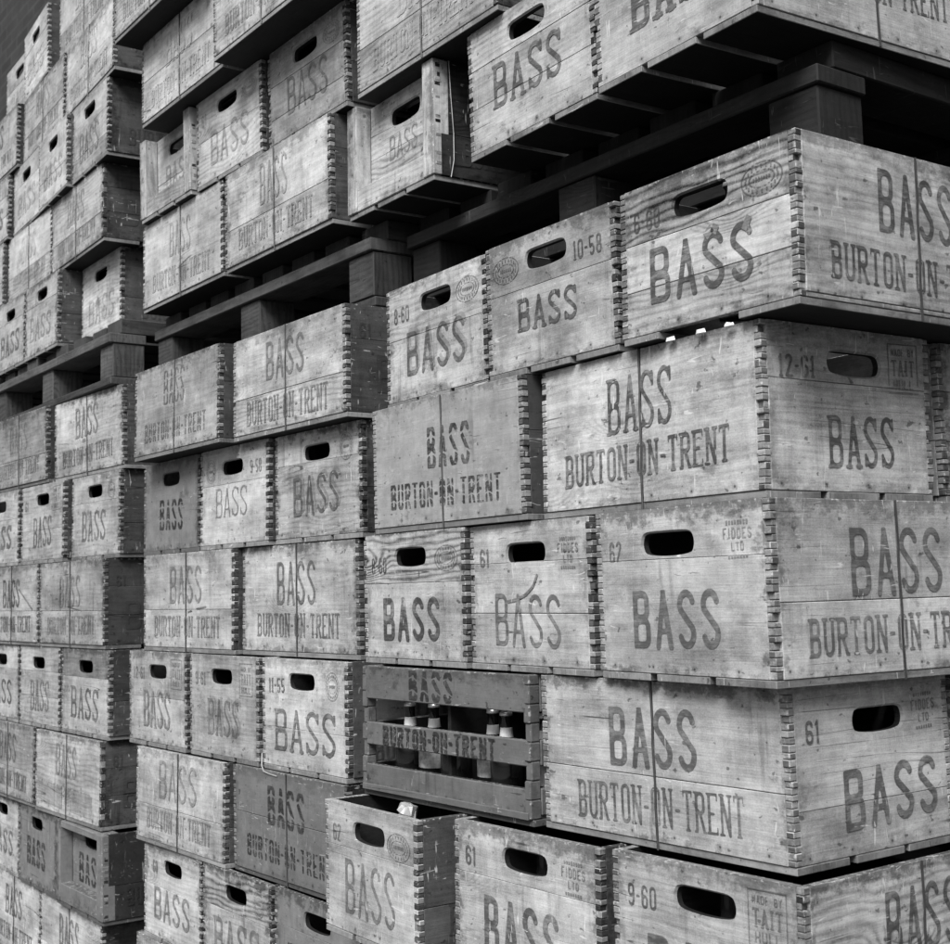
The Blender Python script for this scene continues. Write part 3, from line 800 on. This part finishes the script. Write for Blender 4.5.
# key: (type, x, y, yaw, width, look, settings)
N_ = {}
def put(key, typ, x, y, yaw, w, look, **cfg): N_[key] = (typ, x, y, yaw, w, look, cfg)
grey = dict(paint=True, bstyle=(SHADOW, .33), ink=.97, ring=.1)
# corner stack, lower load
put('A11', 'e', -.9350, .0381, -.0397, .328, 'pale crate dated 8-60 with oval stamp', date='8-60', stamp='oval', ejoints=(.54,), bstyle=(SANS, .24), bass=(.19, .078, .052), slant=0, rings=(.1, .5), ink=.85, ghost=.006)
put('A12', 'e', -.5887, .0144, -.0246, .322, 'pale crate dated 10-58 right of its handle', date='10-58', stamp='oval', swap=True, ejoints=(.60,), bass=(.145, .052, .066), ink=.92, rings=(.1,))
put('A13', 'e', -.2491, -.0039, -.0227, .323, 'strongly grained crate dated 6-60, corner crate', date='6-60', stamp='oval', ejoints=(.30, .62), bstyle=(SANS, .26), bass=(.190, .076, .048), rings=(.7, .5, 1.3), ink=.9, sjoints=(.03,), bx=-.006, nomid=True, scar=(([(.168, .118), (.180, .128), (.190, .122)], .012, .55), ([(.236, .112), (.246, .128)], .010, .6)))
put('B11', 's', -.9454, .0122, -.0333, .466, 'grey painted crate with flaking broken lettering', paint=True, bstyle=(SHADOW, .33), tone=1.5, ink=.95, flaky=True, sjoints=(), sbass=(.13, .075, .100), sx=.02)
put('B12', 's', -.4683, .0213, -.0445, .463, 'pale long crate whose end is dated 12-61', date='12-61', stamp='hull', sjoints=(), ejoints=(.66,), sbass=(.135, .080, .112), town=(.345, .048, .047), ink=.9, tone=1.08, rings=(.25,), bass=(.125, .068, .042), bx=.018, hx=.010)
put('C11', 'e', -.9893, .0154, -.0289, .333, 'pale crate dated 8-60 with swirling grain', date='8-60', stamp='oval', ejoints=(.60,), bstyle=(SANS, .25), bass=(.185, .074, .042), rings=(.05, 1.3), ink=.95, tone=1.02)
put('C12', 'e', -.6495, .0116, -.0460, .318, 'pale crate dated 61 with curved dark scar', date='61', stamp='fiddes', ejoints=(.36, .72), bstyle=(SANS, .25), bass=(.170, .080, .038), ink=.78, rings=(.1,), scar=(([(.105, .106), (.130, .109), (.155, .117), (.175, .130), (.186, .148)], .0045, .75),))
put('C13', 'e', -.3139, -.0077, -.0498, .336, 'pale corner crate dated 62 with faint stamp', date='62', stamp='fiddes', ejoints=(.69,), bstyle=(SANS, .24), bass=(.168, .076, .044), ink=.8, rings=(.05,), tone=1.0, sjoints=(.42,), sbass=(.175, .085, .108), hx=-.018)
put('D11', 's', -.9397, -.0225, .0194, .466, 'dark grey open slatted crate holding bottles', kind='slatted', paint=True, tone=.62, slats=((0.02, .245), (.345, .565), (.70, 1.0)), ink=.98, letters=True, ring=.1)
put('D12', 's', -.4603, .0028, .0219, .464, 'scuffed long crate whose end is dated 61', date='61', stamp='fiddes', sjoints=(.40,), ejoints=(.30,), endtone=1.15, bstyle=(SANS, .27), sbass=(.165, .080, .106), town=(.31, .052, .030), ink=.85, tone=.86, rings=(.15,), bass=(.19, .074, .042), hz=-.004, bx=.030, hx=.012)
put('E11', 'e', -.9467, -.0945, -.0235, .299, 'jutting open-topped crate dated 62', date='62', stamp='oval', ejoints=(.66,), bstyle=(SANS, .24), bass=(.16, .088, .040), ink=.7, rings=(.15,))
put('E12', 'e', -.6276, -.0474, .0180, .335, 'pale crate dated 61 with maker stamp', date='61', stamp='fiddes', ejoints=(.64,), bstyle=(SANS, .26), bass=(.172, .085, .030), ink=.85, rings=(.1,))
put('E13', 'e', -.2805, -.0299, .0214, .323, 'corner crate dated 9-60 with square stamp', date='9-60', stamp='hull', ejoints=(.36,), bstyle=(SANS, .25), ink=.88, rings=(.9, .4), tone=.92, sjoints=())
for i, x in enumerate((-.96, -.625, -.285)): put('F1%d' % (i + 1), 'e', x, -.01, .005 * i, .325, ('weathered', 'plain', 'scuffed')[i] + ' crate', date=('8-60', '61', '9-60')[i])
# middle stack, lower load
put('A21', 's', -1.9861, -.0346, .0131, .470, 'dull grey-brown crate with smudged lettering', tone=.68, bstyle=(SHADOW, .25), ink=.7, sjoints=(), sbass=(.115, .085, .115))
put('A22', 's', -1.5093, .0025, .0159, .471, 'pale crate with dark side marked 61', date='61', ink=.65, sjoints=(.37,), sbass=(.16, .080, .112), bstyle=(SANS, .24), tone=1.03, town=(.34, .052, .026))
put('B21', 'e', -2.0579, .0189, .0076, .328, 'smooth grey crate with black broken lettering', tone=1.02, bass=(.135, .078, .055), ejoints=(), **grey)
put('B22', 'e', -1.7221, .0206, .0161, .329, 'pale crate dated 9-58, round stamp left', date='9-58', stamp='round', swap=True, ejoints=(.62,), bstyle=(SLAB, .17), bass=(.15, .065, .070), ink=.7)
put('B23', 'e', -1.3842, .0385, .0278, .338, 'pale crate with round stamp, bold slanted lettering', stamp='round', ejoints=(.70,), bass=(.175, .080, .055), ink=.85, ghost=.009)
put('C21', 's', -2.0090, .0001, .0329, .471, 'pale crate with gouge across its lettering', sjoints=(.40,), sbass=(.165, .085, .112), bstyle=(SANS, .22), ink=.6, scar=(([(.245, .092), (.29, .099), (.34, .104)], .003, .9),))
put('C22', 's', -1.5302, .0328, .0298, .468, 'pale long crate with crisp narrow lettering', sjoints=(), sbass=(.155, .088, .105), town=(.33, .048, .040), ink=.8)
put('D21', 'e', -2.0787, -.0071, .0151, .333, 'pale crate dated 12-61 with square stamp', date='12-61', stamp='hull', ejoints=(.50,), bass=(.15, .085, .045), ink=.7, ghost=-.008)
put('D22', 'e', -1.7332, .0008, .0170, .331, 'pale crate dated 9-61 with square stamp', date='9-61', stamp='hull', ejoints=(), bass=(.145, .078, .050), ink=.72, ghost=.010)
put('D23', 'e', -1.3887, .0086, .0165, .336, 'bright crate dated 11-55 with round stamp', date='11-55', stamp='round', ejoints=(.36,), bass=(.235, .082, .042), ink=.85, tone=1.08)
put('E21', 's', -1.9993, -.0215, .0167, .474, 'pale crate with faded wide-spaced lettering', sjoints=(.38,), sbass=(.20, .085, .110), bstyle=(SANS, .18), ink=.5, tone=1.05)
put('E22', 's', -1.5112, .0022, .0123, .466, 'dark grey crate with black broken lettering', tone=.78, sjoints=(.55,), **grey)
put('F21', 'e', -1.9713, -.0105, -.0044, .326, 'pale crate with faint date', date='7-60', ejoints=(.55,), ink=.72)
put('F22', 'e', -1.6403, -.0086, -.0023, .326, 'crate with round stamp and grainy board', stamp='round', ejoints=(.60,), bass=(.21, .08, .035), rings=(.3, 1.2), ink=.65, tone=.95)
put('F23', 'e', -1.3107, -.0093, -.0017, .328, 'smooth mid grey crate, only handle showing', tone=.95, **grey)
put('G21', 's', -2.02, -.01, .0, .467, 'pale crate'); put('G22', 's', -1.53, -.01, .0, .467, 'pale plain crate')
# third stack, lower load
put('A31', 's', -3.0694, -.0643, .0332, .467, 'dull grey crate cut by the view edge', tone=.62, ink=.4, cell=.004)
put('A32', 's', -2.5972, -.0282, .0487, .466, 'bright crate with thin dark lettering', tone=1.05, ink=.7, cell=.003, sjoints=())
put('B30', 'e', -3.1552, -.0667, .0239, .330, 'pale crate cut by the view edge', cell=.004)
put('B31', 'e', -2.8165, -.0532, .0345, .337, 'pale crate with dark narrow lettering and two stamps', date='61', stamp='hull', bass=(.14, .085, .048), cell=.003, ejoints=(.4,), ink=.85)
put('B32', 'e', -2.4735, -.0210, .0302, .331, 'pale crate with a round stamp', stamp='round', bass=(.16, .08, .050), cell=.003, ejoints=(.66,), ink=.75)
put('C30', 's', -3.1086, -.0648, .0173, .467, 'pale crate with dark diagonal scar', cell=.004, scar=(([(.30, .16), (.36, .13), (.42, .10)], .006, .7),))
put('C31', 's', -2.6309, -.0558, .0262, .472, 'faded grey-brown crate with dark end marked 61', date='61', cell=.003, tone=.74, ink=.45, bstyle=(SANS, .22), sjoints=(.40,))
put('D30', 'e', -3.158, -.055, .0150, .330, 'pale crate at the view edge', cell=.004)
put('D31', 'e', -2.8184, -.0507, .0170, .331, 'pale crate with bleached lettering', cell=.003, ink=.65, tone=.92, bass=(.15, .085, .045))
put('D32', 'e', -2.4757, -.0431, .0204, .336, 'crate with darker top board', cell=.003, ink=.85, tone=.95, bass=(.19, .082, .042), ejoints=(.66,), darktop=True)
put('E30', 's', -3.1226, -.0644, .0133, .467, 'brown crate cut by the view edge', cell=.004, tone=.68)
put('E31', 's', -2.6313, -.0621, .0208, .480, 'pale crate with dark strips behind lettering', cell=.003, ink=.55, date='61', fingers=13, sjoints=(), scar=(([(.05, .055), (.21, .052)], .055, .38), ([(.27, .052), (.42, .052)], .055, .38)))
put('F30', 'e', -3.1542, -.0437, -.0077, .330, 'narrow sliver of a pale crate', cell=.004)
put('F31', 'e', -2.8070, -.0506, -.0092, .335, 'grey painted crate with black broken lettering', cell=.003, tone=.85, bass=(.16, .080, .055), ejoints=(), **grey)
put('F32', 'e', -2.4444, -.0601, .0018, .342, 'grey painted crate with raised rim', kind='cleated', toprail=True, cell=.003, tone=.80, bass=(.165, .080, .060), ejoints=(), **grey)
put('G31', 's', -3.10, -.045, .0, .467, 'bright stained crate', cell=.004, tone=1.1); put('G32', 's', -2.62, -.045, .0, .467, 'bright crate with dark stains', cell=.003, tone=1.1, bstyle=(SANS, .3))
# middle stack, upper load
put('a21', 's', -2.0918, .0283, .0014, .474, 'bright crate with faint lettering', ink=.42, tone=1.05, sjoints=(), sbass=(.125, .085, .108))
put('a22', 's', -1.6000, .0278, -.0025, .485, 'bright crate with a dark base line', ink=.45, tone=1.05, sjoints=(.38,), sbass=(.125, .09, .112))
put('b21', 'e', -2.0738, .0184, -.0012, .313, 'pale crate with raised side cleats', kind='cleated', ink=.5, ejoints=(.42,), bass=(.15, .06, .075), tone=.98)
put('b22', 'e', -1.7475, .0249, .0151, .331, 'pale crate dated 61 with oval stamp', date='61', stamp='oval', ink=.5, ejoints=(.5,), bstyle=(SANS, .25), bass=(.19, .08, .045))
put('b23', 'e', -1.3996, .0380, .0040, .334, 'shaded brownish crate with oval stamp', stamp='oval', ink=.65, tone=.72, ejoints=(.26, .62), bstyle=(SANS, .2), bass=(.17, .08, .055))
put('c21', 's', -1.9750, -.0230, .0023, .468, 'bright blank-looking crate', ink=.12, sjoints=(.5,), tone=1.05, ring=.2)
put('c22', 's', -1.4950, -.0480, .0, .467, 'jutting pale crate seen from below', ink=.5, tone=1.05, sjoints=())
put('d21', 's', -2.0050, -.0850, .0, .467, 'jutting pale crate with dark underside', ink=.35, tone=.95)
# corner stack, upper load
put('a11', 'e', -1.0926, .0556, -.0240, .315, 'pale crate with thick cleated frame', kind='cleated', ink=.55, ejoints=(.24, .5), bass=(.10, .048, .098), hz=.0, rings=(.3, .9), hw=.105, hh=.04, side=.07)
put('a12', 'e', -.6756, .0516, -.0411, .345, 'large overhanging crate with bold lettering', stamp=None, ejoints=(.36, .68), bass=(.185, .076, .070), bstyle=(SLAB, .27), ink=.88, rings=(.2, .3, .5), tone=.98, hz=.006)
put('a13', 'e', -.3197, .0289, -.0506, .329, 'large overhanging corner crate', ejoints=(.66,), bass=(.19, .08, .065), bstyle=(SLAB, .25), ink=.85, tone=.96, bx=.015, town=(.30, .045, .064), sbass=(.15, .07, .135), sjoints=())
put('b11', 's', -1.030, .040, -.02, .467, 'rough scarred crate with two wide boards', tone=.95, sjoints=(.40,), ink=0, ring=1.1, stamp=None)
# third stack, upper load
put('a30', 'e', -3.262, -.010, -.0146, .320, 'pale crate mostly outside the view', cell=.004)
put('a31', 'e', -2.9377, -.0149, -.0146, .320, 'pale crate with dark jointed edge', cell=.003, ink=.5, tone=1.0)
put('a32', 'e', -2.6131, .0496, -.0101, .317, 'bright crate set back between neighbours', cell=.003, ink=.35, tone=1.08, ejoints=())
put('b31', 's', -3.2015, .0105, -.0239, .467, 'bright blank crate', cell=.004, ink=.15, sjoints=(.35,), tone=1.05)
put('b32', 's', -2.7311, -.0010, -.0330, .467, 'bright crate with dark end marked 61', date='61', cell=.003, ink=.4, sjoints=(.35,), fingers=15)
put('c30', 'e', -3.1597, .0128, -.0502, .321, 'pale crate with narrow lettering', cell=.004, ink=.35)
put('c31', 'e', -2.8430, -.0070, -.0596, .316, 'bright narrow crate, dark jointed side', cell=.003, ink=.35, tone=1.12, ejoints=(.35,))
put('c32', 'e', -2.5205, -.0126, -.0428, .316, 'bright crate with tall narrow lettering', cell=.003, ink=.6, bass=(.17, .085, .042), ejoints=(.26,))
put('d31', 's', -3.0686, .0128, -.0508, .460, 'pale crate with faint rounded lettering', cell=.003, ink=.4, sjoints=(.35,), tone=.92)
put('d32', 's', -2.6016, -.0079, -.0500, .446, 'bright clean-faced crate', cell=.003, ink=.15, sjoints=(), tone=1.08)
put('e30', 'e', -3.43, .060, -.03, .32, 'bright top crate beyond the others', cell=.004, ink=.1)
put('e31', 'e', -3.0974, .0229, -.0794, .315, 'bright top crate with dark side', cell=.004, ink=.1, tone=1.15)
put('e32', 's', -2.715, .010, -.03, .467, 'plain pale top crate', cell=.004, ink=.1, tone=.9)
# farthest stack: only its near crates reach the picture
for r_ in 'ABCDEF': put(r_ + '41', 'e' if r_ in 'BDF' else 's', -3.63 if r_ in 'BDF' else -3.76, -.03, .0, .33 if r_ in 'BDF' else .467, 'pale crate', cell=.006)
for r_, xr in (('a', -3.27), ('b', -3.21), ('c', -3.168), ('d', -3.08)):
    w_ = .33 if r_ in 'ac' else .467
    put(r_ + '41', 'e' if r_ in 'ac' else 's', xr - w_, .0, -.01, w_, 'pale crate', cell=.006)
# crates behind the corner ones, on the right-hand face
for k_, yy in (('B', .362), ('D', .338)): put(k_ + '15', 's', -.46 if k_ == 'B' else -.462, yy, -.02 if k_ == 'B' else .02, .463, 'crate behind the corner crate', date='61')
for k_, yy in (('A', .465), ('C', .464), ('a', .50)): put(k_ + '15', 'e', {'A': -.24, 'C': -.29, 'a': -.30}[k_], yy, -.02, .323, 'crate behind the corner crate')

STACK = {'1': 'corner stack', '2': 'middle stack', '3': 'left-hand stack', '4': 'farthest stack'}
ORD = ['first', 'second', 'third', 'fourth', 'fifth', 'sixth', 'seventh']
rows = {}
for k_ in N_: rows.setdefault(k_[:2], []).append(k_)
def locate(key):
    mem = sorted([k for k in rows[key[:2]] if k[2] != '5'], key=lambda k: N_[k][1])
    if key[2] == '5':
        rw = ('%s row below' % ORD['ABCDEFG'.index(key[0])]) if key[0] in 'ABCDEFG' else 'row on'
        return ', %s the corner pallet' % rw
    n = len(mem); i = mem.index(key)
    pos = {1: [''], 2: ['left of two', 'right of two'], 3: ['leftmost', 'middle', 'rightmost']}[n][i]
    up = key[0] in 'abcde'
    r_ = ORD['abcdefg'.index(key[0].lower())]
    s_ = "%s row %s %s pallet" % (r_, 'above' if up else 'below', STACK[key[1]].replace(' stack', ''))
    return (', ' + pos if pos else '') + ', ' + s_

def rack(root, w, d, h, seed, amp=1.0):
    R = random.Random(seed)
    # affine only, so that every board stays flat: the box leans and its plan is a little off square
    lx, ly, sq, dr = (R.uniform(-.0035, .0035) * amp, R.uniform(-.0028, .0028) * amp, R.uniform(-.004, .004) * amp, R.uniform(-.0016, .0010) * amp)
    for ch in root.children:
        if ch.type != 'MESH': continue
        for v in ch.data.vertices:
            x, y, z = v.co
            c = z / h; b = y / d
            v.co = Vector((x + lx * c + sq * b, y + ly * c, z + dr * c * 0.5 + dr * (x / w - .5) * c * 0 ))
roots = {}
for idx, (key, (typ, x, y, yaw, w, look, cfg)) in enumerate(N_.items()):
    z, h = level(key[0])
    R = random.Random(idx * 13 + 5)
    c = dict(ring=R.choice((.15, .25, .35, .5)), tone=R.uniform(.84, 1.08), ink=R.uniform(.6, .95), hx=R.uniform(-.006, .006), hz=R.uniform(-.002, .003),
             ejoints=R.choice(((.68,), (.6,), (.35, .68))), sjoints=R.choice(((.40,), (.36,), ())), slant=R.uniform(-1.6, 1.6), bx=R.uniform(-.008, .008), wtf=R.choice((.8, .9, 1, 1.1)),
             bstyle=R.choice(((SLAB, .22), (SLAB, .24), (SANS, .24))), cell=.0024 if key[1] == '1' else .003)
    c['etone'] = R.choice((.7, .9, 1.2, 1.8, 2.4)); c.update(cfg); c['corner'] = key in ('A13', 'B12', 'C13', 'D12', 'E13', 'F13', 'a13') or key[2] == '5'
    label = (look + locate(key)).replace("'s's", "'s")
    ws = label.split()
    roots[key] = crate(typ, x, y, z, yaw, w, h, c, label, idx * 7 + 3) + (z,)
    rack(roots[key][0], w, roots[key][2], h, idx + 900)

# ------------------------------------------------------------------ bottles
def lathe(name, prof, mat, parent, seg=20):
    v = []; f = []
    for r, z in prof:
        for k in range(seg): v.append((r * math.cos(2 * math.pi * k / seg), r * math.sin(2 * math.pi * k / seg), z))
    for i in range(len(prof) - 1):
        for k in range(seg): f.append((i * seg + k, i * seg + (k + 1) % seg, (i + 1) * seg + (k + 1) % seg, (i + 1) * seg + k))
    v.append((0, 0, prof[-1][1])); top = len(v) - 1
    for k in range(seg): f.append(((len(prof) - 1) * seg + k, (len(prof) - 1) * seg + (k + 1) % seg, top))
    me = bpy.data.meshes.new(name); me.from_pydata(v, [], f); me.materials.append(mat)
    me.polygons.foreach_set('use_smooth', [True] * len(f))
    o = bpy.data.objects.new(name, me); COL.objects.link(o); o.parent = parent
    return o
def make_bottle(loc, rz, label, foil=False, h=.195, paper=True, lab=(.035, .088), neck=False):
    t = thing('beer_bottle', loc, rz, label, 'bottle', 'bottles left in the crates')
    k = h / .195; q = .72 if h < .15 else 1.0
    lathe('glass_body', [(.001, 0), (.0255, .001), (.027, .005), (.027, .105 * k), (.0240, .118 * k), (.016 * q, .135 * k), (.0125 * q, .150 * k), (.0115 * q, .182 * k), (.0128 * q, .184 * k), (.0128 * q, .190 * k), (.011 * q, .192 * k)], M_GLASS, t)
    if paper: lathe('label', [(.0272, lab[0] * k), (.0274, (lab[0] + .001) * k), (.0274, lab[1] * k), (.0272, (lab[1] + .001) * k)], M_LABEL, t)
    if neck: lathe('neck_glint', [(.0113, .139 * k), (.0108, .142 * k), (.0096, .158 * k), (.0094, .160 * k)], M_PAPER_GLINT, t)  # pale band painted as the highlight on the bottle neck
    if foil: fo = lathe('foil_cap', [(.0125, .160 * k), (.0145, .170 * k), (.0150, .185 * k), (.0150, .193 * k), (.008, .197 * k)], M_CAP, t, 11)
    if foil:
        RF = random.Random(3)
        for v_ in fo.data.vertices: v_.co += Vector((RF.uniform(-.004, .004), RF.uniform(-.004, .004), RF.uniform(-.004, .005)))
        fo.data.polygons.foreach_set('use_smooth', [False] * len(fo.data.polygons))
    else: lathe('crown_cap', [(.0140 * q, .186 * k), (.0148 * q, .187 * k), (.0135 * q, .194 * k), (.010 * q, .196 * k)], M_CAP, t, 21)
    return t
def in_crate(key, a, b, label, **kw):
    root, w, d, h, z = roots[key]
    x, y, yaw = root.location.x, root.location.y, root.rotation_euler.z
    make_bottle((x + math.cos(yaw) * a - math.sin(yaw) * b, y + math.sin(yaw) * a + math.cos(yaw) * b, z + .022 if key == 'D11' else z + .0106), a * 9, label, **kw)
ordn = ['leftmost', 'second', 'third', 'fourth', 'fifth', 'rightmost']
for i, a in enumerate((.080, .135, .215, .300, .350, .430)):
    in_crate('D11', a, .048 + .012 * (i % 2), '%s bottle with pale label inside the grey slatted crate' % ordn[i] if i in (1, 3, 5) else '%s bottle, without body label, inside the grey slatted crate' % ordn[i], h=.136, paper=i in (1, 3, 5), lab=(.045, .102), neck=True)
in_crate('E11', .17, .06, 'bottle with bright foil top in the jutting open crate', foil=True, h=.208)
in_crate('E11', .235, .05, 'bottle right of the foil-topped one in the open crate', h=.192)
for key, a, what in (('A13', .175, 'crate dated 6-60'), ('C11', .165, 'crate dated 8-60 with swirling grain'), ('C12', .185, 'crate dated 61 with dark scar'), ('E12', .16, 'crate dated 61 on the fifth row'), ('E13', .165, 'crate dated 9-60'), ('D23', .20, 'crate dated 11-55'), ('B23', .19, 'crate beside the middle stack edge')):
    in_crate(key, a, .050, 'capped bottle glimpsed through the handle of the ' + what, h=.188)
in_crate('E12', .195, .055, 'second bottle glimpsed through the handle of the fifth-row crate dated 61', h=.188)

# white paper scraps in the gap over the long crate
R = random.Random(4)
for i, (fx, nm) in enumerate(((.310, 'leftmost'), (.366, 'middle'), (.418, 'rightmost'))):
    root, w, d, h, z = roots['B12']
    yaw = root.rotation_euler.z
    mb = MB(); 
    n = 7; pts = []
    for k in range(n):
        a = 2 * math.pi * k / n; pts.append((.011 * math.cos(a) * R.uniform(.45, 1.2), .006 * math.sin(a) * R.uniform(.5, 1.2)))
    bot = [(p[0], -.002 + p[1] * .5, 0) for p in pts]; top = [(p[0] * .8, -.002 + p[1] * .4, .0042 + R.uniform(-.0025, .0022)) for p in pts]
    for k in range(n):
        j = (k + 1) % n; mb.poly([bot[k], bot[j], top[j], top[k]], 0, [(0, 0)] * 4, (0, 1, 0, 0))
    mb.poly(top, 0, [(0, 0)] * n, (0, 1, 0, 0)); mb.poly(bot[::-1], 0, [(0, 0)] * n, (0, 1, 0, 0))
    o = mb.build('paper_scrap', None, [M_PAPER_GLINT])
    o.location = (root.location.x + math.cos(yaw) * fx, root.location.y + math.sin(yaw) * fx - .004, z + h - .003)
    o['label'] = nm + ' of three white paper scraps wedged above the long crate dated 12-61'; o['category'] = 'paper scrap'; o['group'] = 'white scraps in the gap'

# loose binding wire ends hanging off two crates
def strand(parent, pts, r, name='loose_wire'):
    mb = MB()
    for (p, q) in zip(pts, pts[1:]):
        a = Vector(p); b = Vector(q); dd = (b - a).normalized(); u = dd.orthogonal().normalized(); v = dd.cross(u)
        for k in range(5):
            t0, t1 = 2 * math.pi * k / 5, 2 * math.pi * (k + 1) / 5
            o0 = u * r * math.cos(t0) + v * r * math.sin(t0); o1 = u * r * math.cos(t1) + v * r * math.sin(t1)
            mb.poly([tuple(a + o0), tuple(a + o1), tuple(b + o1), tuple(b + o0)], 0, [(0, 0)] * 4, (0, 1, 0, 0))
    return mb.build(name, parent, [M_CAP])
strand(roots['D23'][0], [(.002, -.003, .03), (.006, -.006, .006), (.020, -.009, -.004), (.045, -.009, -.007), (.075, -.008, -.009)], .0013)
w_ = roots['a11'][1]
strand(roots['a11'][0], [(w_ + .003, .030, .222), (w_ + .004, .032, .16), (w_ + .002, .038, .09), (w_ + .004, .036, .04), (w_ + .003, .030, .008)], .0008)
